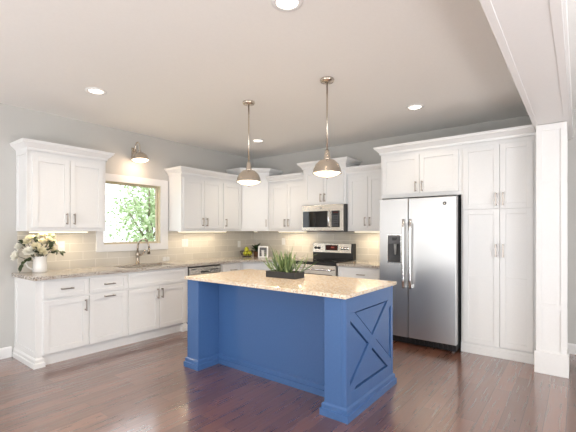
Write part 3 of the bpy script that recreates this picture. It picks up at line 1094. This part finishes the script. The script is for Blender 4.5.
wall_plate('power_outlet', 'white outlet plate on the tile beside the flower pitcher', (.008, -3.368, 1.19), L90, .075, .118, 'outlet')
wall_plate('light_switch', 'wide white double switch plate on the tile right of the window', (.008, -1.59, 1.185), L90, .118, .122, 'switch')
wall_plate('power_outlet', 'white outlet plate on the left wall tile beside the corner', (.008, -.40, 1.135), L90, .075, .118, 'outlet')
wall_plate('power_outlet', 'white outlet plate on the back wall tile right of the picture frame', (.735, -.008, 1.185), 0, .075, .118, 'outlet')
wall_plate('power_outlet', 'low horizontal white outlet plate just above the worktop behind the sink', (.008, -1.93, .955), L90, .12, .05, 'switch')

# ------------------------------------------------------------------ pitcher of flowers
PC = (.16, -3.645, .914)
t = thing('flower_pitcher', 'white ceramic pitcher holding cream flowers on the left worktop', 'pitcher', PC)
mb = MB()
mb.lathe([(0, .0), (.066, 0), (.070, .008), (.072, .035), (.069, .08), (.065, .13), (.068, .165), (.073, .175), (.067, .175), (.062, .16), (.059, .13), (.062, .06), (.060, .012), (0, .010)], 28)
mb.build('body', CERAMIC, t)
hp = [(0, -.060, .150), (0, -.095, .160), (0, -.126, .142), (0, -.134, .105), (0, -.116, .066), (0, -.088, .044), (0, -.064, .038)]
MB().tube(hp, .0095, 10).build('handle', CERAMIC, t)
mb = MB(); mb.add([(.045, -.016, .165), (.072, -.004, .182), (.072, .004, .182), (.045, .016, .165), (.052, 0, .125)], [(0, 1, 2, 3), (0, 4, 1), (1, 4, 2), (2, 4, 3), (3, 4, 0)])
mb.build('spout', CERAMIC, t)


def flower(loc, tilt, rad, label, m, seed):
    """a full bloom of layered petals on a stem that reaches into the pitcher"""
    rnd = random.Random(seed)
    p = Vector(PC) + Vector(loc)
    t = thing('cut_flower', label, 'flower', p, 0, 'cream flowers in the pitcher')
    d = Vector(tilt).normalized()
    q = d.to_track_quat('Z', 'Y').to_matrix().to_4x4()
    mb = MB()
    for ring, (nn, el, ln) in enumerate(((9, 8, 1.0), (8, 32, .92), (7, 55, .78), (5, 74, .6))):
        for k in range(nn):
            a = 2 * PI * k / nn + ring * .4 + rnd.uniform(-.1, .1)
            e = R(el + rnd.uniform(-8, 8))
            dr = Vector((math.cos(a) * math.cos(e), math.sin(a) * math.cos(e), math.sin(e)))
            mb.leaf((0, 0, 0), dr, rad * ln, rad * .85, (0, 0, 1), -.35, 3, q)
    mb.ball((0, 0, rad * .25), rad * .32, M=q)
    mb.build('bloom', m, t)
    base = Vector((rnd.uniform(-.02, .02), rnd.uniform(-.02, .02), .10)) - Vector(loc)
    MB().tube([(0, 0, 0), base * .5 + d * -.02, base], .003, 6).build('stem', LEAFD, t)


FL = [((-.01, -.205, .185), (.2, -1, .5), .075), ((.05, -.115, .225), (.6, -.4, .7), .075), ((.07, -.01, .225), (.9, 0, .6), .070),
      ((.03, .02, .32), (.4, .1, .9), .070), ((.0, -.09, .36), (.3, -.4, .9), .068), ((-.02, .12, .32), (.4, .7, .7), .075),
      ((.03, .10, .245), (.7, .6, .5), .062), ((-.02, -.17, .285), (.3, -.8, .7), .070), ((.01, .02, .405), (.3, 0, 1), .062), ((-.03, .12, .395), (.3, .6, .9), .060),
      ((.06, -.06, .285), (.8, -.2, .6), .058), ((.05, .065, .35), (.7, .3, .7), .055), ((.03, -.13, .335), (.5, -.5, .7), .056)]
FLAB = ['cream bloom at the far left of the bouquet in the pitcher, over the handle', 'cream bloom low at left front of the bouquet, just above the pitcher rim',
        'large cream bloom at the front centre of the bouquet over the pitcher', 'cream bloom in the middle of the bouquet, under the topmost one',
        'cream bloom high at left of the bouquet top', 'cream bloom at the right of the bouquet, nearest the outlet plate',
        'cream bloom low at right of the bouquet beside the dark leaves', 'white bloom at the upper left side of the bouquet',
        'topmost cream bloom at the centre of the bouquet', 'small cream bloom at the upper right of the bouquet',
        'small cream bloom left of the middle of the bouquet, over the pitcher handle side', 'small cream bloom right of the bouquet centre, facing the room',
        'small cream bloom at the upper left, between the high left bloom and the white one']
for i, ((p, d, r), lb) in enumerate(zip(FL, FLAB)):
    flower(p, d, r, lb, PETALW if i in (0, 1, 7) else PETAL, 20 + i)


def sprig(pts, label, seed, n=7, ls=.055):
    rnd = random.Random(seed)
    t = thing('leaf_sprig', label, 'leaf sprig', PC, 0, 'dark leaf sprigs in the pitcher')
    P = [Vector(p) for p in pts]
    MB().tube(P, .0025, 6).build('stem', LEAFD, t)
    mb = MB()
    for k in range(n):
        f = (.45 + .55 * k / (n - 1)) * (len(P) - 1)
        i = min(int(f), len(P) - 2)
        c = P[i].lerp(P[i + 1], f - i)
        dd = (P[i + 1] - P[i]).normalized() + Vector((rnd.uniform(-.4, .9), rnd.uniform(-.9, .9), rnd.uniform(-.6, .6)))
        mb.leaf(c, dd, ls * rnd.uniform(.8, 1.15), ls * .80, (rnd.uniform(.3, 1), 0, 1), .25, 3)
    mb.build('foliage', LEAFD, t)


sprig([(0, 0, .10), (.02, -.07, .19), (.05, -.15, .135), (.06, -.20, .06)], 'dark leaf sprig drooping at left of the pitcher handle', 1, 8)
sprig([(0, 0, .10), (.04, .07, .21), (.06, .13, .235), (.07, .19, .215)], 'dark leaf sprig reaching right of the pitcher towards the outlet', 2, 8)
sprig([(0, 0, .10), (.04, -.03, .24), (.05, -.05, .33), (.05, -.07, .385)], 'dark leaf sprig standing up in the middle left of the bouquet', 3, 8)
sprig([(0, 0, .10), (.06, .03, .22), (.09, .06, .26), (.09, .08, .31)], 'dark leaf sprig at the front right of the bouquet', 4, 8)
sprig([(0, 0, .10), (.0, -.1, .25), (.02, -.16, .30), (.02, -.19, .34)], 'dark leaf sprig at the upper left edge of the bouquet', 6, 6)
sprig([(0, 0, .10), (.05, -.02, .19), (.09, -.05, .215), (.10, -.06, .25)], 'dark leaf sprig between the front blooms, over the pitcher rim', 8, 6)
sprig([(0, 0, .10), (.0, .06, .28), (.03, .09, .36), (.04, .10, .39)], 'dark leaf sprig at the top right of the bouquet', 9, 6)

# ------------------------------------------------------------------ corner group: fruit basket, pot plant, picture frame
BC = Vector((.20, -.40, .914))
t = thing('wire_basket', 'dark wire basket of yellow-green fruit on the corner worktop', 'basket', BC)
mb = MB()
for (r, z) in ((.07, .004), (.095, .045), (.115, .10)):
    ring = [(r * math.cos(a), r * math.sin(a), z) for a in [2 * PI * k / 28 for k in range(29)]]
    mb.tube(ring, .004, 6, None, False)
for k in range(16):
    a = 2 * PI * k / 16
    mb.tube([(r * math.cos(a), r * math.sin(a), z) for r, z in ((.0, .004), (.07, .004), (.095, .045), (.115, .10))], .0028, 5)
mb.build('wire_bowl', WIRE, t)


def fruit(label, p, tilt):
    t = thing('green_fruit', label, 'fruit', BC + Vector(p), 0, 'fruit in the wire basket')
    t.rotation_euler = tilt
    MB().lathe([(0, -.042), (.019, -.040), (.037, -.021), (.043, .0), (.038, .021), (.024, .038), (.013, .048), (0, .051)], 18).build('flesh', FRUIT, t)
    MB().tube([(0, 0, .049), (.003, 0, .064)], .0022, 6).build('stem', BARK, t)


fruit('yellow-green fruit at the front left of the wire basket', (.020, -.050, .060), (.3, .2, 0))
fruit('yellow-green fruit at the front right of the wire basket', (.060, .018, .060), (-.3, .3, 0))
fruit('yellow-green fruit standing on top of the others in the wire basket', (.008, -.008, .128), (.15, .1, 0))
fruit('yellow-green fruit at the back of the wire basket, behind the front two', (-.032, .040, .062), (.2, -.5, 0))

t = thing('potted_plant', 'small dark leafy plant in a brown pot between the fruit basket and the picture frame', 'plant', (.345, -.30, .914))
MB().lathe([(0, 0), (.042, 0), (.058, .085), (.062, .088), (.062, .10), (.054, .10), (.048, .08), (0, .08)], 20).build('pot', TERRA, t)
mb = MB()
rnd = random.Random(11)
for k in range(90):
    a = rnd.uniform(0, 2 * PI)
    e = rnd.uniform(-.1, 1.3)
    dd = Vector((math.cos(a) * math.cos(e), math.sin(a) * math.cos(e), math.sin(e)))
    mb.leaf(Vector((0, 0, .10)) + dd * rnd.uniform(.0, .085), dd + Vector((0, 0, .35)), rnd.uniform(.06, .10), .034, (0, 0, 1), .4, 3)
mb.build('foliage', LEAFK, t)

t = thing('picture_frame', 'white picture frame with a grey print standing on the corner worktop', 'picture frame', (.655, -.47, .914), R(30))
M = Matrix.Rotation(R(-8), 4, 'X')
w, h, f = .17, .20, .022
mb = MB()
mb.box(-w / 2, -w / 2 + f, -.018, 0, .004, h, M); mb.box(w / 2 - f, w / 2, -.018, 0, .004, h, M)
mb.box(-w / 2 + f, w / 2 - f, -.018, 0, .004, .004 + f, M); mb.box(-w / 2 + f, w / 2 - f, -.018, 0, h - f, h, M)
mb.build('frame', WHITEFR, t, .002)
pr = MB().box(-w / 2 + f, w / 2 - f, -.010, -.004, .004 + f, h - f, M).build('print', PRINT, t)
mb = MB()
for z, ww in ((.055, .030), (.085, .042), (.112, .036)): mb.box(-ww, ww, -.0115, -.010, z, z + .014, M)
mb.build('print_lines', PRINTL, pr)
MB().box(-.02, .02, 0, .004, .01, .14, Matrix.Rotation(R(18), 4, 'X') @ Matrix.Translation((0, .002, 0))).build('easel_back', WHITEFR, t)

# ------------------------------------------------------------------ planter on the island
t = thing('planter_box', 'charcoal rectangular planter of pale grassy leaves on the island top', 'planter', (2.605, -2.345, .914), R(2))
mb = MB()
W, Dp, Hh = .350, .165, .060
mb.box(-W / 2, W / 2, -Dp / 2, -Dp / 2 + .01, 0, Hh); mb.box(-W / 2, W / 2, Dp / 2 - .01, Dp / 2, 0, Hh)
mb.box(-W / 2, -W / 2 + .01, -Dp / 2 + .01, Dp / 2 - .01, 0, Hh); mb.box(W / 2 - .01, W / 2, -Dp / 2 + .01, Dp / 2 - .01, 0, Hh)
mb.box(-W / 2 + .01, W / 2 - .01, -Dp / 2 + .01, Dp / 2 - .01, 0, .01)
mb.build('box', SLATE, t)
MB().box(-W / 2 + .01, W / 2 - .01, -Dp / 2 + .01, Dp / 2 - .01, .01, Hh - .008).build('soil', SOIL, t)
rnd = random.Random(4)
groups = []
for k in range(95):
    x0 = rnd.gauss(0.0, .065)
    x0 = max(-.145, min(.145, x0))
    y0 = rnd.uniform(-.055, .055)
    a = rnd.uniform(0, 2 * PI)
    lean = rnd.uniform(.3, 1.5)
    dd = Vector((math.cos(a) * lean + x0 * 4 - .12, math.sin(a) * lean, 1))
    L = rnd.uniform(.12, .25)
    if k % 19 == 0: L = .31; dd = Vector((rnd.uniform(-.4, .5), rnd.uniform(-.3, .3), 1))
    mb = MB().leaf((x0, y0, Hh - .009), dd, L, rnd.uniform(.012, .019), (math.cos(a), math.sin(a), .4), rnd.uniform(.0, .7), 5)
    mb.build('leaf', GRASSY if k % 5 < 3 else GRASSD, t)
